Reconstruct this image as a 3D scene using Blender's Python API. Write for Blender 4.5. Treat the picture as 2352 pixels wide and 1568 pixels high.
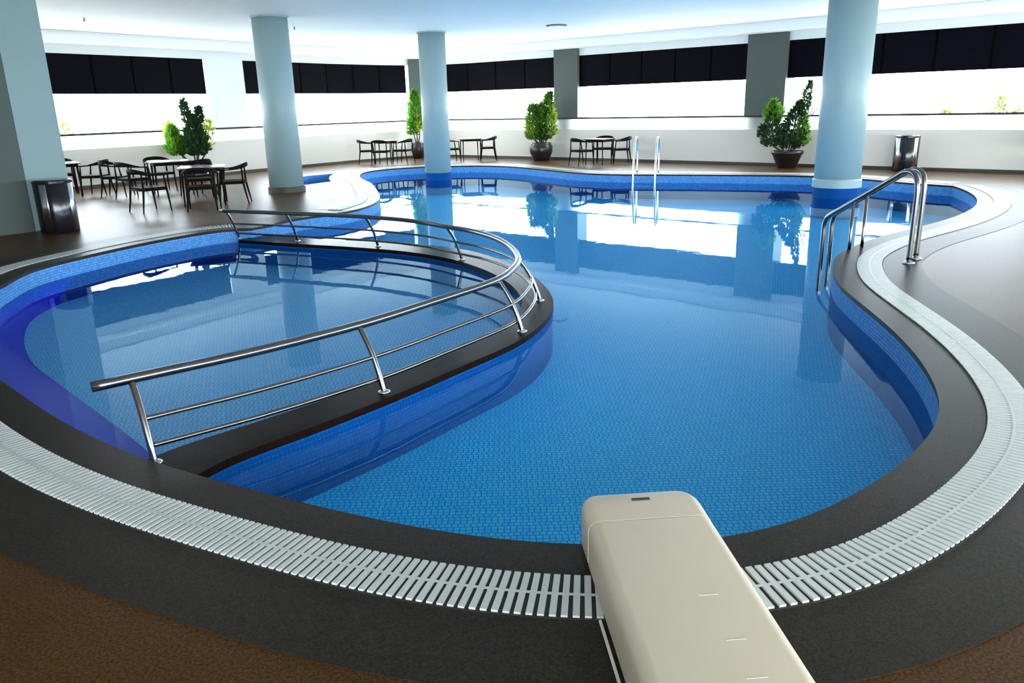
import bpy, bmesh, math, random
from mathutils import Vector, Matrix
from mathutils.geometry import tessellate_polygon
PI = math.pi
S = bpy.context.scene
C = S.collection
for o in list(bpy.data.objects):
    bpy.data.objects.remove(o)

# ------------------------------------------------------------------ camera
CAM_H, FPX = 1.7, 1800.0
PITCH, ROLL = math.atan(540 / 1800), math.radians(1.42)
f_ = Vector((0, math.cos(PITCH), -math.sin(PITCH)))
u_ = Vector((0, math.sin(PITCH), math.cos(PITCH)))
r_ = Vector((1, 0, 0))
RR = math.cos(ROLL) * r_ - math.sin(ROLL) * u_
UU = math.sin(ROLL) * r_ + math.cos(ROLL) * u_
cam = bpy.data.cameras.new('camera')
cam.sensor_width = 36.0
cam.lens = FPX * 36.0 / 2352.0
cam.clip_end = 400
cam_o = bpy.data.objects.new('camera', cam)
C.objects.link(cam_o)
cam_o.matrix_world = Matrix(((RR.x, UU.x, -f_.x, 0), (RR.y, UU.y, -f_.y, 0), (RR.z, UU.z, -f_.z, CAM_H), (0, 0, 0, 1)))
S.camera = cam_o

# ------------------------------------------------------------------ world and exposure
S.view_settings.view_transform = 'Standard'
S.view_settings.look = 'None'
S.view_settings.gamma = 1.0
S.view_settings.use_curve_mapping = False
S.view_settings.exposure = 0.62
world = bpy.data.worlds.new('sky')
S.world = world
world.use_nodes = True
wn = world.node_tree.nodes
wl = world.node_tree.links
wn.clear()
wo = wn.new('ShaderNodeOutputWorld')
wb = wn.new('ShaderNodeBackground')
wb.inputs[1].default_value = 13.0
wtc = wn.new('ShaderNodeTexCoord')
wns = wn.new('ShaderNodeTexNoise')
wns.inputs['Scale'].default_value = 2.0
wcr = wn.new('ShaderNodeValToRGB')
wcr.color_ramp.elements[0].color = (0.74, 0.88, 1.0, 1)
wcr.color_ramp.elements[1].color = (0.88, 0.96, 1.0, 1)
wl.new(wtc.outputs['Generated'], wns.inputs['Vector'])
wl.new(wns.outputs['Fac'], wcr.inputs['Fac'])
wl.new(wcr.outputs['Color'], wb.inputs[0])
wl.new(wb.outputs[0], wo.inputs[0])

# outer wall line of the hall (the parapet with the windows), seen from above
W = [(-16, 12), (-12.5, 16.8), (-10.3, 20), (-7.7, 24), (-5.4, 27.2), (-3.6, 29.1), (-2.75, 29.45), (-1.9, 29.1),
     (2.3, 25.75), (6.5, 22.15), (11.5, 17.6), (14.5, 14.6), (18.0, 9.0), (19.0, 1.0), (18.0, -7.0)]
SILL, GLASS_TOP, BLIND_BOT, BLIND_TOP, SOFFIT, CEIL = 0.94, 1.26, 2.24, 3.17, 3.38, 3.62

def portal(a, b, z0, z1, off=0.5):
    a, b = Vector((a[0], a[1], 0)), Vector((b[0], b[1], 0))
    t = (b - a).normalized()
    n = Vector((-t.y, t.x, 0))              # outward
    m = (a + b) / 2 + n * off
    l = bpy.data.lights.new('daylight_portal', 'AREA')
    l.shape = 'RECTANGLE'
    l.size, l.size_y = (b - a).length, z1 - z0
    l.cycles.is_portal = True
    o = bpy.data.objects.new('daylight_portal', l)
    C.objects.link(o)
    z = n
    x = t
    y = z.cross(x)
    o.matrix_world = Matrix(((x.x, y.x, z.x, m.x), (x.y, y.y, z.y, m.y), (x.z, y.z, z.z, (z0 + z1) / 2), (0, 0, 0, 1)))
for a, b in zip(W[:-1], W[1:]):
    portal(a, b, SILL, SOFFIT if a[0] > 17 else BLIND_BOT)
BACK = [(18.0, -7.0), (-3.0, -7.0)]  # unseen rear opening, made wide and tall to brighten the near pool
portal(BACK[0], BACK[1], 0.1, 3.4, 0.3)

# ------------------------------------------------------------------ materials
def mat(name):
    m = bpy.data.materials.new(name)
    m.use_nodes = True
    nt = m.node_tree
    return m, nt, nt.nodes['Principled BSDF'], nt.nodes['Material Output']
def N(nt, t, **kw):
    n = nt.nodes.new(t)
    for k, v in kw.items():
        n.inputs[k.replace('_', ' ')].default_value = v
    return n
def plain(name, col, rough=0.5, metal=0.0, spec=None, noise=0.0, nscale=8.0, bump=0.0, bscale=60.0, coord='Object'):
    m, nt, b, out = mat(name)
    b.inputs['Base Color'].default_value = (*col, 1)
    b.inputs['Roughness'].default_value = rough
    b.inputs['Metallic'].default_value = metal
    if spec is not None:
        b.inputs['Specular IOR Level'].default_value = spec
    tc = nt.nodes.new('ShaderNodeTexCoord')
    if noise:
        ns = N(nt, 'ShaderNodeTexNoise', Scale=nscale, Detail=5.0)
        mx = nt.nodes.new('ShaderNodeMixRGB')
        mx.inputs[1].default_value = (*[c * (1 - noise) for c in col], 1)
        mx.inputs[2].default_value = (*[min(1, c * (1 + noise)) for c in col], 1)
        nt.links.new(tc.outputs[coord], ns.inputs['Vector'])
        nt.links.new(ns.outputs['Fac'], mx.inputs[0])
        nt.links.new(mx.outputs[0], b.inputs['Base Color'])
    if bump:
        ns = N(nt, 'ShaderNodeTexNoise', Scale=bscale, Detail=3.0)
        bp = N(nt, 'ShaderNodeBump', Strength=bump, Distance=0.01)
        nt.links.new(tc.outputs[coord], ns.inputs['Vector'])
        nt.links.new(ns.outputs['Fac'], bp.inputs['Height'])
        nt.links.new(bp.outputs[0], b.inputs['Normal'])
    return m

def speckle(name, c1, c2, rough, scale=90.0, spec=0.5):
    m, nt, b, out = mat(name)
    tc = nt.nodes.new('ShaderNodeTexCoord')
    n1 = N(nt, 'ShaderNodeTexNoise', Scale=scale, Detail=4.0, Roughness=0.7)
    n2 = N(nt, 'ShaderNodeTexNoise', Scale=0.9, Detail=4.0)
    r = nt.nodes.new('ShaderNodeValToRGB')
    r.color_ramp.elements[0].position = 0.36
    r.color_ramp.elements[1].position = 0.66
    r.color_ramp.elements[0].color = (*c1, 1)
    r.color_ramp.elements[1].color = (*c2, 1)
    mx = nt.nodes.new('ShaderNodeMixRGB')
    mx.blend_type = 'MULTIPLY'
    mx.inputs[0].default_value = 0.45
    nt.links.new(tc.outputs['Object'], n1.inputs['Vector'])
    nt.links.new(tc.outputs['Object'], n2.inputs['Vector'])
    nt.links.new(n1.outputs['Fac'], r.inputs['Fac'])
    nt.links.new(r.outputs[0], mx.inputs[1])
    nt.links.new(n2.outputs['Fac'], mx.inputs[2])
    nt.links.new(mx.outputs[0], b.inputs['Base Color'])
    b.inputs['Roughness'].default_value = rough
    b.inputs['Specular IOR Level'].default_value = spec
    bp = N(nt, 'ShaderNodeBump', Strength=0.12, Distance=0.003)
    nt.links.new(n1.outputs['Fac'], bp.inputs['Height'])
    nt.links.new(bp.outputs[0], b.inputs['Normal'])
    return m

def tile(name, c1, c2, grout, size=0.036, coord='Object', rough=0.5, gs=0.10, warp=0.008):
    m, nt, b, out = mat(name)
    tc = nt.nodes.new('ShaderNodeTexCoord')
    ns = N(nt, 'ShaderNodeTexNoise', Scale=7.0, Detail=2.0)
    sub = nt.nodes.new('ShaderNodeVectorMath')
    sub.operation = 'SUBTRACT'
    sub.inputs[1].default_value = (0.5, 0.5, 0.5)
    sc = nt.nodes.new('ShaderNodeVectorMath')
    sc.operation = 'SCALE'
    sc.inputs['Scale'].default_value = warp * 2
    ad = nt.nodes.new('ShaderNodeVectorMath')
    ad.operation = 'ADD'
    br = nt.nodes.new('ShaderNodeTexBrick')
    br.offset = 0.35
    br.offset_frequency = 3
    br.inputs['Color1'].default_value = (*c1, 1)
    br.inputs['Color2'].default_value = (*c2, 1)
    br.inputs['Mortar'].default_value = (*grout, 1)
    br.inputs['Scale'].default_value = 1.0
    br.inputs['Mortar Size'].default_value = size * gs
    br.inputs['Mortar Smooth'].default_value = 0.2
    br.inputs['Bias'].default_value = 0.0
    br.inputs['Brick Width'].default_value = size
    br.inputs['Row Height'].default_value = size
    L = nt.links.new
    L(tc.outputs[coord], ns.inputs['Vector'])
    L(ns.outputs['Color'], sub.inputs[0])
    L(sub.outputs[0], sc.inputs[0])
    L(tc.outputs[coord], ad.inputs[0])
    L(sc.outputs[0], ad.inputs[1])
    L(ad.outputs[0], br.inputs['Vector'])
    L(br.outputs['Color'], b.inputs['Base Color'])
    b.inputs['Specular IOR Level'].default_value = 0.04
    b.inputs['Roughness'].default_value = rough
    return m

M = {}
M['white_paint'] = plain('white_paint', (0.80, 0.83, 0.82), 0.55, noise=0.02, nscale=1.5)
M['column_paint'] = plain('column_paint', (0.265, 0.37, 0.385), 0.45, noise=0.02, nscale=1.2)
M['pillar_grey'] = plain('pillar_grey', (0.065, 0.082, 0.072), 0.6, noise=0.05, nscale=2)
M['wall_grey'] = plain('wall_grey', (0.05, 0.07, 0.062), 0.6, noise=0.05, nscale=2)
M['pillar_pale'] = plain('pillar_pale', (0.215, 0.31, 0.315), 0.55, noise=0.03, nscale=2)
M['ceiling_paint'] = plain('ceiling_paint', (0.86, 0.88, 0.87), 0.7, noise=0.015, nscale=0.8)
M['parapet'] = plain('parapet', (0.72, 0.67, 0.60), 0.6, noise=0.03, nscale=1.5)
M['skirting'] = plain('skirting', (0.045, 0.038, 0.03), 0.5)
M['blind'] = plain('blind', (0.002, 0.0016, 0.004), 0.6, spec=0.05, noise=0.2, nscale=3)
M['blind_bar'] = plain('blind_bar', (0.002, 0.002, 0.002), 0.9, spec=0.0)
M['deck_brown'] = speckle('deck_brown', (0.030, 0.010, 0.0006), (0.155, 0.070, 0.018), 0.38, spec=0.12)
M['deck_dark'] = speckle('deck_dark', (0.012, 0.0095, 0.006), (0.056, 0.043, 0.027), 0.40, 120, spec=0.12)
M['deck_glare'] = speckle('deck_glare', (0.20, 0.16, 0.12), (0.48, 0.40, 0.32), 0.36, spec=0.3)  # lighter deck stone, window glare put into its colour
M['coping_wet'] = speckle('coping_wet', (0.006, 0.003, 0.002), (0.022, 0.012, 0.008), 0.26, 120, spec=0.03)
M['grating_white'] = plain('grating_white', (0.56, 0.575, 0.54), 0.4, noise=0.05, nscale=20)
M['channel'] = plain('channel', (0.02, 0.02, 0.018), 0.8)
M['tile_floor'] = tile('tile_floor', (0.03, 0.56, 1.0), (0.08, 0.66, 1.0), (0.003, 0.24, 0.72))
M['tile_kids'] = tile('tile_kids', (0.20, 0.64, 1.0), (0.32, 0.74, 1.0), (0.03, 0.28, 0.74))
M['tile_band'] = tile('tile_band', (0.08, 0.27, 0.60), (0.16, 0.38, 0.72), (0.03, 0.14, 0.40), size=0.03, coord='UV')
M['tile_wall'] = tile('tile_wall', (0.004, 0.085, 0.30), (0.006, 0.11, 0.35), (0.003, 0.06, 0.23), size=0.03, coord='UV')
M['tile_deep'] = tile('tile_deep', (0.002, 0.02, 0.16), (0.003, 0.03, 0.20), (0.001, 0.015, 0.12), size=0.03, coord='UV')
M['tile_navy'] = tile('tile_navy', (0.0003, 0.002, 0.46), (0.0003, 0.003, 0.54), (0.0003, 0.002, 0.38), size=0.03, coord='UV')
M['steel'] = plain('steel', (0.23, 0.215, 0.20), 0.22, 1.0)
M['chrome'] = plain('chrome', (0.80, 0.82, 0.83), 0.22, 1.0)
M['black_gloss'] = plain('black_gloss', (0.008, 0.007, 0.010), 0.15)
M['dark_wood'] = plain('dark_wood', (0.010, 0.007, 0.006), 0.6, spec=0.04, noise=0.3, nscale=30)
M['table_top'] = plain('table_top', (0.05, 0.035, 0.04), 0.18, noise=0.2, nscale=12)
M['cream'] = plain('cream', (0.60, 0.505, 0.375), 0.5, spec=0.25, noise=0.02, nscale=3)
M['cream_mark'] = plain('cream_mark', (0.58, 0.54, 0.44), 0.5)
M['cream_lip'] = plain('cream_lip', (0.66, 0.63, 0.53), 0.35)
M['slot'] = plain('slot', (0.02, 0.018, 0.015), 0.5)
M['pot'] = plain('pot', (0.018, 0.012, 0.012), 0.3)
M['soil'] = plain('soil', (0.03, 0.02, 0.012), 0.9, noise=0.3, nscale=40)
M['stem'] = plain('stem', (0.07, 0.05, 0.03), 0.8)
M['outdoor_ground'] = plain('outdoor_ground', (0.7, 0.7, 0.66), 0.8, noise=0.05, nscale=0.4)

def leafmat(name, col, trans=0.35):
    m, nt, b, out = mat(name)
    tc = nt.nodes.new('ShaderNodeTexCoord')
    ns = N(nt, 'ShaderNodeTexNoise', Scale=3.0, Detail=4.0)
    mx = nt.nodes.new('ShaderNodeMixRGB')
    mx.inputs[1].default_value = (*[c * 0.45 for c in col], 1)
    mx.inputs[2].default_value = (*[min(1, c * 1.5) for c in col], 1)
    tl = nt.nodes.new('ShaderNodeBsdfTranslucent')
    ms = nt.nodes.new('ShaderNodeMixShader')
    ms.inputs[0].default_value = trans
    L = nt.links.new
    L(tc.outputs['Object'], ns.inputs['Vector'])
    L(ns.outputs['Fac'], mx.inputs[0])
    L(mx.outputs[0], b.inputs['Base Color'])
    L(mx.outputs[0], tl.inputs['Color'])
    L(b.outputs[0], ms.inputs[1])
    L(tl.outputs[0], ms.inputs[2])
    L(ms.outputs[0], out.inputs['Surface'])
    b.inputs['Roughness'].default_value = 0.5
    return m
M['leaf_dark'] = leafmat('leaf_dark', (0.02, 0.06, 0.015), 0.25)
M['leaf_bright'] = leafmat('leaf_bright', (0.10, 0.26, 0.02), 0.5)
M['leaf_outdoor'] = leafmat('leaf_outdoor', (0.12, 0.15, 0.02), 0.3)
M['rail_grey'] = plain('rail_grey', (0.05, 0.05, 0.05), 0.6, spec=0.1)
M['leaf_lime'] = leafmat('leaf_lime', (0.36, 0.46, 0.06), 0.5)

# water: clear blue body under a mirror-like, faintly rippled surface
m, nt, b, out = mat('water')
nt.nodes.remove(b)
tr = nt.nodes.new('ShaderNodeBsdfTransparent')
tr.inputs[0].default_value = (0.88, 0.98, 1.0, 1)
gl = nt.nodes.new('ShaderNodeBsdfGlossy')
gl.inputs['Color'].default_value = (0.66, 0.88, 1.0, 1)
gl.inputs['Roughness'].default_value = 0.012
fr = nt.nodes.new('ShaderNodeFresnel')
fr.inputs[0].default_value = 1.21
ge = nt.nodes.new('ShaderNodeNewGeometry')
iv = nt.nodes.new('ShaderNodeMath')
iv.operation = 'SUBTRACT'
iv.inputs[0].default_value = 1.0
mu = nt.nodes.new('ShaderNodeMath')
mu.operation = 'MULTIPLY'
tc = nt.nodes.new('ShaderNodeTexCoord')
ns = N(nt, 'ShaderNodeTexNoise', Scale=1.6, Detail=2.0)
ns2 = N(nt, 'ShaderNodeTexNoise', Scale=9.0, Detail=2.0)
bp = N(nt, 'ShaderNodeBump', Strength=0.35, Distance=0.003)
bp2 = N(nt, 'ShaderNodeBump', Strength=0.2, Distance=0.0006)
ms = nt.nodes.new('ShaderNodeMixShader')
L = nt.links.new
L(tc.outputs['Object'], ns.inputs['Vector'])
L(tc.outputs['Object'], ns2.inputs['Vector'])
L(ns.outputs['Fac'], bp.inputs['Height'])
L(ns2.outputs['Fac'], bp2.inputs['Height'])
L(bp.outputs[0], bp2.inputs['Normal'])
L(bp2.outputs[0], gl.inputs['Normal'])
L(ge.outputs['Backfacing'], iv.inputs[1])
L(fr.outputs[0], mu.inputs[0])
L(iv.outputs[0], mu.inputs[1])
L(mu.outputs[0], ms.inputs[0])
lw = nt.nodes.new('ShaderNodeLayerWeight')
lw.inputs['Blend'].default_value = 0.5
pw = nt.nodes.new('ShaderNodeMath')
pw.operation = 'POWER'
pw.inputs[1].default_value = 2.0
tm = nt.nodes.new('ShaderNodeMixRGB')          # longer way through the water at shallow angles
tm.inputs[1].default_value = (0.98, 0.995, 1.0, 1)
tm.inputs[2].default_value = (0.10, 0.42, 0.64, 1)
m2 = nt.nodes.new('ShaderNodeMath')
m2.operation = 'MULTIPLY'
L(lw.outputs['Facing'], pw.inputs[0])
L(pw.outputs[0], m2.inputs[0])
L(iv.outputs[0], m2.inputs[1])
L(m2.outputs[0], tm.inputs[0])
L(tm.outputs[0], tr.inputs[0])
L(tr.outputs[0], ms.inputs[1])
L(gl.outputs[0], ms.inputs[2])
L(ms.outputs[0], out.inputs['Surface'])
M['water'] = m
# frosted balustrade glass
m, nt, b, out = mat('frosted_glass')
tr = nt.nodes.new('ShaderNodeBsdfTransparent')
tl = nt.nodes.new('ShaderNodeBsdfTranslucent')
tl.inputs[0].default_value = (0.95, 0.97, 0.95, 1)
ms = nt.nodes.new('ShaderNodeMixShader')
ms.inputs[0].default_value = 0.7
nt.links.new(tr.outputs[0], ms.inputs[1])
nt.links.new(tl.outputs[0], ms.inputs[2])
nt.links.new(ms.outputs[0], out.inputs['Surface'])
nt.nodes.remove(b)
M['frosted_glass'] = m

# ------------------------------------------------------------------ mesh helpers
def obj(name, bm, material, parent=None, smooth=False, loc=None):
    me = bpy.data.meshes.new(name)
    bm.normal_update()
    bm.to_mesh(me)
    bm.free()
    mats = material if isinstance(material, (list, tuple)) else [material]
    for k in mats:
        me.materials.append(M[k])
    if smooth:
        for p in me.polygons:
            p.use_smooth = True
    o = bpy.data.objects.new(name, me)
    C.objects.link(o)
    if parent is not None:
        o.parent = parent
    if loc is not None:
        o.location = loc
    return o
def tag(o, label=None, cat=None, group=None, kind=None):
    if label: o['label'] = label
    if cat: o['category'] = cat
    if group: o['group'] = group
    if kind: o['kind'] = kind
    return o
def thing(name, label, cat, loc=(0, 0, 0), rz=0, group=None):
    o = bpy.data.objects.new(name, None)
    o.empty_display_size = 0.1
    C.objects.link(o)
    o.location = loc
    o.rotation_euler = (0, 0, rz)
    return tag(o, label, cat, group)
def copy_tree(o, parent=None):
    c = o.copy()
    C.objects.link(c)
    if parent is not None:
        c.parent = parent
    for ch in list(o.children):
        copy_tree(ch, c)
    return c
def box(bm, x0, x1, y0, y1, z0, z1, bevel=0.0, mi=0):
    vs = [bm.verts.new((x, y, z)) for x in (x0, x1) for y in (y0, y1) for z in (z0, z1)]
    fs = [(0, 1, 3, 2), (4, 6, 7, 5), (0, 4, 5, 1), (2, 3, 7, 6), (0, 2, 6, 4), (1, 5, 7, 3)]
    F = [bm.faces.new([vs[i] for i in f]) for f in fs]
    for f in F: f.material_index = mi
    if bevel:
        es = set(e for f in F for e in f.edges)
        bmesh.ops.bevel(bm, geom=list(es), offset=bevel, segments=3, profile=0.7, affect='EDGES')
    return F
def obox(bm, a, b, n, d0, d1, z0, z1):
    """box along a->b, from offset d0 to d1 along n"""
    a, b, n = Vector((a[0], a[1])), Vector((b[0], b[1])), Vector((n[0], n[1]))
    P = [a + n * d0, b + n * d0, b + n * d1, a + n * d1]
    lo = [bm.verts.new((p.x, p.y, z0)) for p in P]
    hi = [bm.verts.new((p.x, p.y, z1)) for p in P]
    bm.faces.new(lo[::-1]); bm.faces.new(hi)
    for i in range(4):
        bm.faces.new((lo[i], lo[(i + 1) % 4], hi[(i + 1) % 4], hi[i]))
    bmesh.ops.recalc_face_normals(bm, faces=bm.faces[:])
def tube(bm, pts, r, seg=12, cap=True):
    pts = [Vector(p) for p in pts]
    rs = r if isinstance(r, (list, tuple)) else [r] * len(pts)
    rings = []
    ref = None
    for i, p in enumerate(pts):
        t = (pts[min(i + 1, len(pts) - 1)] - pts[max(i - 1, 0)]).normalized()
        if ref is None:
            ref = Vector((0, 0, 1)) if abs(t.z) < 0.9 else Vector((1, 0, 0))
        a = (ref - t * ref.dot(t)).normalized()
        bb = t.cross(a)
        ref = a
        rings.append([bm.verts.new(p + (a * math.cos(2 * PI * k / seg) + bb * math.sin(2 * PI * k / seg)) * rs[i]) for k in range(seg)])
    for A, B in zip(rings[:-1], rings[1:]):
        for k in range(seg):
            bm.faces.new((A[k], A[(k + 1) % seg], B[(k + 1) % seg], B[k]))
    if cap:
        bm.faces.new(rings[0][::-1]); bm.faces.new(rings[-1])
def lathe(bm, prof, seg=48, c=(0, 0), mi=0, caps=True):
    rings = [[bm.verts.new((c[0] + r * math.cos(2 * PI * k / seg), c[1] + r * math.sin(2 * PI * k / seg), z)) for k in range(seg)] for r, z in prof]
    for A, B in zip(rings[:-1], rings[1:]):
        for k in range(seg):
            f = bm.faces.new((A[k], A[(k + 1) % seg], B[(k + 1) % seg], B[k]))
            f.material_index = mi
    if caps:
        bm.faces.new(rings[0][::-1]).material_index = mi
        bm.faces.new(rings[-1]).material_index = mi
def catmull(P, n=8, closed=False):
    P = [Vector(p) for p in P]
    out = []
    m = len(P)
    rng = m if closed else m - 1
    for i in range(rng):
        if closed:
            p0, p1, p2, p3 = P[(i - 1) % m], P[i], P[(i + 1) % m], P[(i + 2) % m]
        else:
            p1, p2 = P[i], P[i + 1]
            p0 = P[i - 1] if i else p1 * 2 - p2
            p3 = P[i + 2] if i + 2 < m else p2 * 2 - p1
        a = max((p1 - p0).length, 1e-4) ** 0.5
        b = max((p2 - p1).length, 1e-4) ** 0.5
        c = max((p3 - p2).length, 1e-4) ** 0.5
        m1 = (p2 - p1) + ((p1 - p0) / a - (p2 - p0) / (a + b)) * b
        m2 = (p2 - p1) + ((p3 - p2) / c - (p3 - p1) / (b + c)) * b
        for k in range(n):
            t = k / n
            out.append(p1 * (2 * t ** 3 - 3 * t ** 2 + 1) + m1 * (t ** 3 - 2 * t ** 2 + t) + p2 * (-2 * t ** 3 + 3 * t ** 2) + m2 * (t ** 3 - t ** 2))
    if not closed:
        out.append(P[-1].copy())
    return out
def resample(P, step):
    out = [P[0].copy()]
    acc = 0.0
    for a, b in zip(P[:-1], P[1:]):
        d = (b - a).length
        if d < 1e-9: continue
        pos = step - acc
        while pos <= d:
            out.append(a.lerp(b, pos / d))
            pos += step
        acc = (acc + d) % step
    if (out[-1] - P[-1]).length > step * 0.3:
        out.append(P[-1].copy())
    return out
def normals2(P, closed=False):
    res = []
    m = len(P)
    for i in range(m):
        a = P[(i - 1) % m] if closed else P[max(i - 1, 0)]
        b = P[(i + 1) % m] if closed else P[min(i + 1, m - 1)]
        t = (b - a)
        t = Vector((t.x, t.y)).normalized()
        res.append(Vector((t.y, -t.x)))
    return res
def offs(P, d, closed=False):
    return [Vector((p.x + n.x * d, p.y + n.y * d)) for p, n in zip(P, normals2(P, closed))]
def smooth(P, it=10, lam=0.5):
    P = [p.copy() for p in P]
    for _ in range(it):
        P = [P[0]] + [P[i].lerp((P[i - 1] + P[i + 1]) / 2, lam) for i in range(1, len(P) - 1)] + [P[-1]]
    return P
def strip(bm, A, B, za, zb, mi=0, uv=True):
    uvl = bm.loops.layers.uv.verify()
    va = [bm.verts.new((p.x, p.y, za)) for p in A]
    vb = [bm.verts.new((p.x, p.y, zb)) for p in B]
    s = 0.0
    wid = abs(za - zb) + (A[0] - B[0]).length
    for i in range(len(A) - 1):
        d = (A[i + 1] - A[i]).length
        f = bm.faces.new((va[i], va[i + 1], vb[i + 1], vb[i]))
        f.material_index = mi
        for l, u in zip(f.loops, ((s, 0), (s + d, 0), (s + d, wid), (s, wid))):
            l[uvl].uv = u
        s += d
def fill(bm, loops, z, up=True, mi=0):
    vl = [[Vector((p.x, p.y, 0)) for p in lp] for lp in loops]
    tris = tessellate_polygon(vl)
    vs = [bm.verts.new((p.x, p.y, z)) for lp in vl for p in lp]
    for t in tris:
        try:
            f = bm.faces.new([vs[i] for i in t])
        except ValueError:
            continue
        f.normal_update()
        if (f.normal.z > 0) != up:
            f.normal_flip()
        f.material_index = mi
V2 = lambda x, y: Vector((x, y))

# ------------------------------------------------------------------ pool outline (edge of the deck), seen from above
segA = [(-5.42, 8.18), (-4.95, 6.95), (-4.15, 5.75), (-3.22, 4.80), (-2.48, 4.13), (-1.84, 3.67), (-1.01, 3.22), (-0.34, 2.92), (0.11, 2.80), (0.55, 2.77),
        (0.95, 2.83), (1.26, 2.97), (1.72, 3.31), (2.17, 3.76), (2.43, 4.14), (2.62, 4.60), (2.78, 5.15), (2.91, 5.80), (3.02, 6.60), (3.14, 7.35),
        (3.33, 7.95), (3.66, 8.68), (4.14, 9.31), (4.70, 9.88), (5.55, 10.58), (6.35, 11.28), (7.0, 11.98), (7.55, 12.70), (8.10, 13.68), (8.50, 14.70), (8.72, 15.55)]
segB = [(8.72, 15.55), (8.20, 16.3), (7.82, 17.2), (7.0, 18.30), (5.08, 19.24), (3.89, 19.66), (2.62, 20.11), (1.83, 20.8), (1.04, 22.1), (0.18, 23.5),
        (-0.7, 24.25), (-1.63, 24.41), (-2.55, 24.36), (-3.5, 23.9), (-4.05, 22.9), (-4.0, 21.6), (-3.75, 20.5), (-3.35, 19.4), (-3.0, 18.0), (-2.72, 16.7), (-2.55, 15.7),
        (-2.56, 14.8), (-2.77, 13.95), (-3.15, 13.45), (-3.55, 13.05), (-3.75, 12.4)]
segC = [(-3.95, 12.05), (-4.35, 11.98), (-4.95, 11.15), (-5.40, 10.0), (-5.60, 9.1), (-5.42, 8.18)]
A3 = resample(catmull([V2(*p) for p in segA], 10), 0.06)
B3 = resample(catmull([V2(*p) for p in segB], 10), 0.10)
C3 = resample(catmull([V2(*p) for p in segC], 10), 0.06)
A3 = smooth(A3, 20); B3 = smooth(B3, 12); C3 = smooth(C3, 8)
O = A3 + B3[1:] + C3[:-1]
WATER, BED, KBED = -0.20, -0.60, -0.50

# outer edge line offset helper
Wv = [V2(*p) for p in W]
def woff(d):
    return [p - n * d for p, n in zip(Wv, normals2(Wv))]     # +d = outward (left of travel)

# ------------------------------------------------------------------ floor
bm = bmesh.new()
room = [V2(-9.0, -7.0), V2(18.0, -7.0)] + woff(0.02)[::-1][1:] + [V2(-18, 8), V2(-18, -7)]
# small spa basin behind the first column
spa = [V2(-5.75, 20.0), V2(-4.95, 19.15), V2(-4.28, 20.35), V2(-4.86, 22.6), V2(-5.5, 22.0), V2(-5.9, 21.0)]
spa = catmull(spa, 1, True)
fill(bm, [room, O, spa], 0.0)
fl = obj('floor', bm, 'deck_brown')
tag(fl, kind='structure')
# room surrounds below the deck: slab edge of the coping all the way round
def closed(P): return P + [P[0]]
bm = bmesh.new()
strip(bm, closed(O), closed(O), 0.0, -0.035)
o = obj('trim_1', bm, 'deck_dark'); tag(o, kind='structure')
bm = bmesh.new()
strip(bm, closed(O), closed(O), -0.035, WATER - 0.01)
o = obj('trim_2', bm, 'tile_band'); tag(o, kind='structure')
bm = bmesh.new()
strip(bm, A3[next(i for i, p in enumerate(A3) if p.x > -1.85):] + B3[1:], A3[next(i for i, p in enumerate(A3) if p.x > -1.85):] + B3[1:], WATER - 0.01, BED - 0.02)
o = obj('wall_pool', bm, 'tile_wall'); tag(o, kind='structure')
bm = bmesh.new()
kq = [B3[-1]] + C3 + A3[:next(i for i, p in enumerate(A3) if p.x > -1.85) + 1]
strip(bm, kq, kq, WATER - 0.01, BED - 0.02)
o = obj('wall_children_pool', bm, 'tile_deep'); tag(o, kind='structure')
bm = bmesh.new()
fill(bm, [offs(O, 0.04, True)], BED)
o = obj('floor_pool', bm, 'tile_floor'); tag(o, kind='structure')
bm = bmesh.new()
fill(bm, [O], WATER)
o = obj('pool_water', bm, 'water'); tag(o, 'clear blue pool water mirroring the windows, filling the curved pools', 'water', kind='stuff')
# spa
bm = bmesh.new()
strip(bm, closed(spa), closed(spa), 0.0, -0.45)
o = obj('wall_spa', bm, 'tile_band'); tag(o, kind='structure')
bm = bmesh.new(); fill(bm, [spa], -0.45)
o = obj('floor_spa', bm, 'tile_floor'); tag(o, kind='structure')
bm = bmesh.new(); fill(bm, [spa], -0.16)
o = obj('spa_water', bm, 'water'); tag(o, 'small square of blue water behind the column with dark base', 'water', kind='stuff')

# dark stone border: coping + outer band, as open ribbons on the deck
def ribbon(P, d0, d1, z0, z1, bm):
    a, b = offs(P, d0), offs(P, d1)
    strip(bm, b, a, z1, z1)
    strip(bm, a, offs(P, d0), z1, z0)
    strip(bm, offs(P, d1), b, z0, z1)
ring1 = smooth(C3[4:] + A3[1:], 6)            # kids pool far edge, left, near side, right, bay
iB = next(i for i, p in enumerate(B3) if i > 5 and p.y < 13.9)
ring2 = B3[2:iB]                               # far side and peninsula
bm = bmesh.new()
ribbon(ring1, 0.0, 0.86, 0.0, 0.004, bm)
fb = obj('deck_border', bm, 'deck_dark')
tag(fb, 'dark speckled stone border along the near, left and right pool edge', 'border')
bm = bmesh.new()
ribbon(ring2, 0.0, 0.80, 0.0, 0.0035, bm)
fb = obj('deck_border', bm, 'deck_glare')
tag(fb, 'stone border along the far pool edge, coloured pale for window glare', 'border')
bm = bmesh.new()
tip = [p for p in B3[iB:]] + [p for p in C3[:6]]
fill(bm, [tip + [V2(-4.4, 12.5), V2(-4.2, 13.2)]], 0.0045)
o = obj('deck_border', bm, 'deck_dark'); tag(o, 'stone wedge between the children pool and main pool where the handrail starts', 'border')

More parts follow.
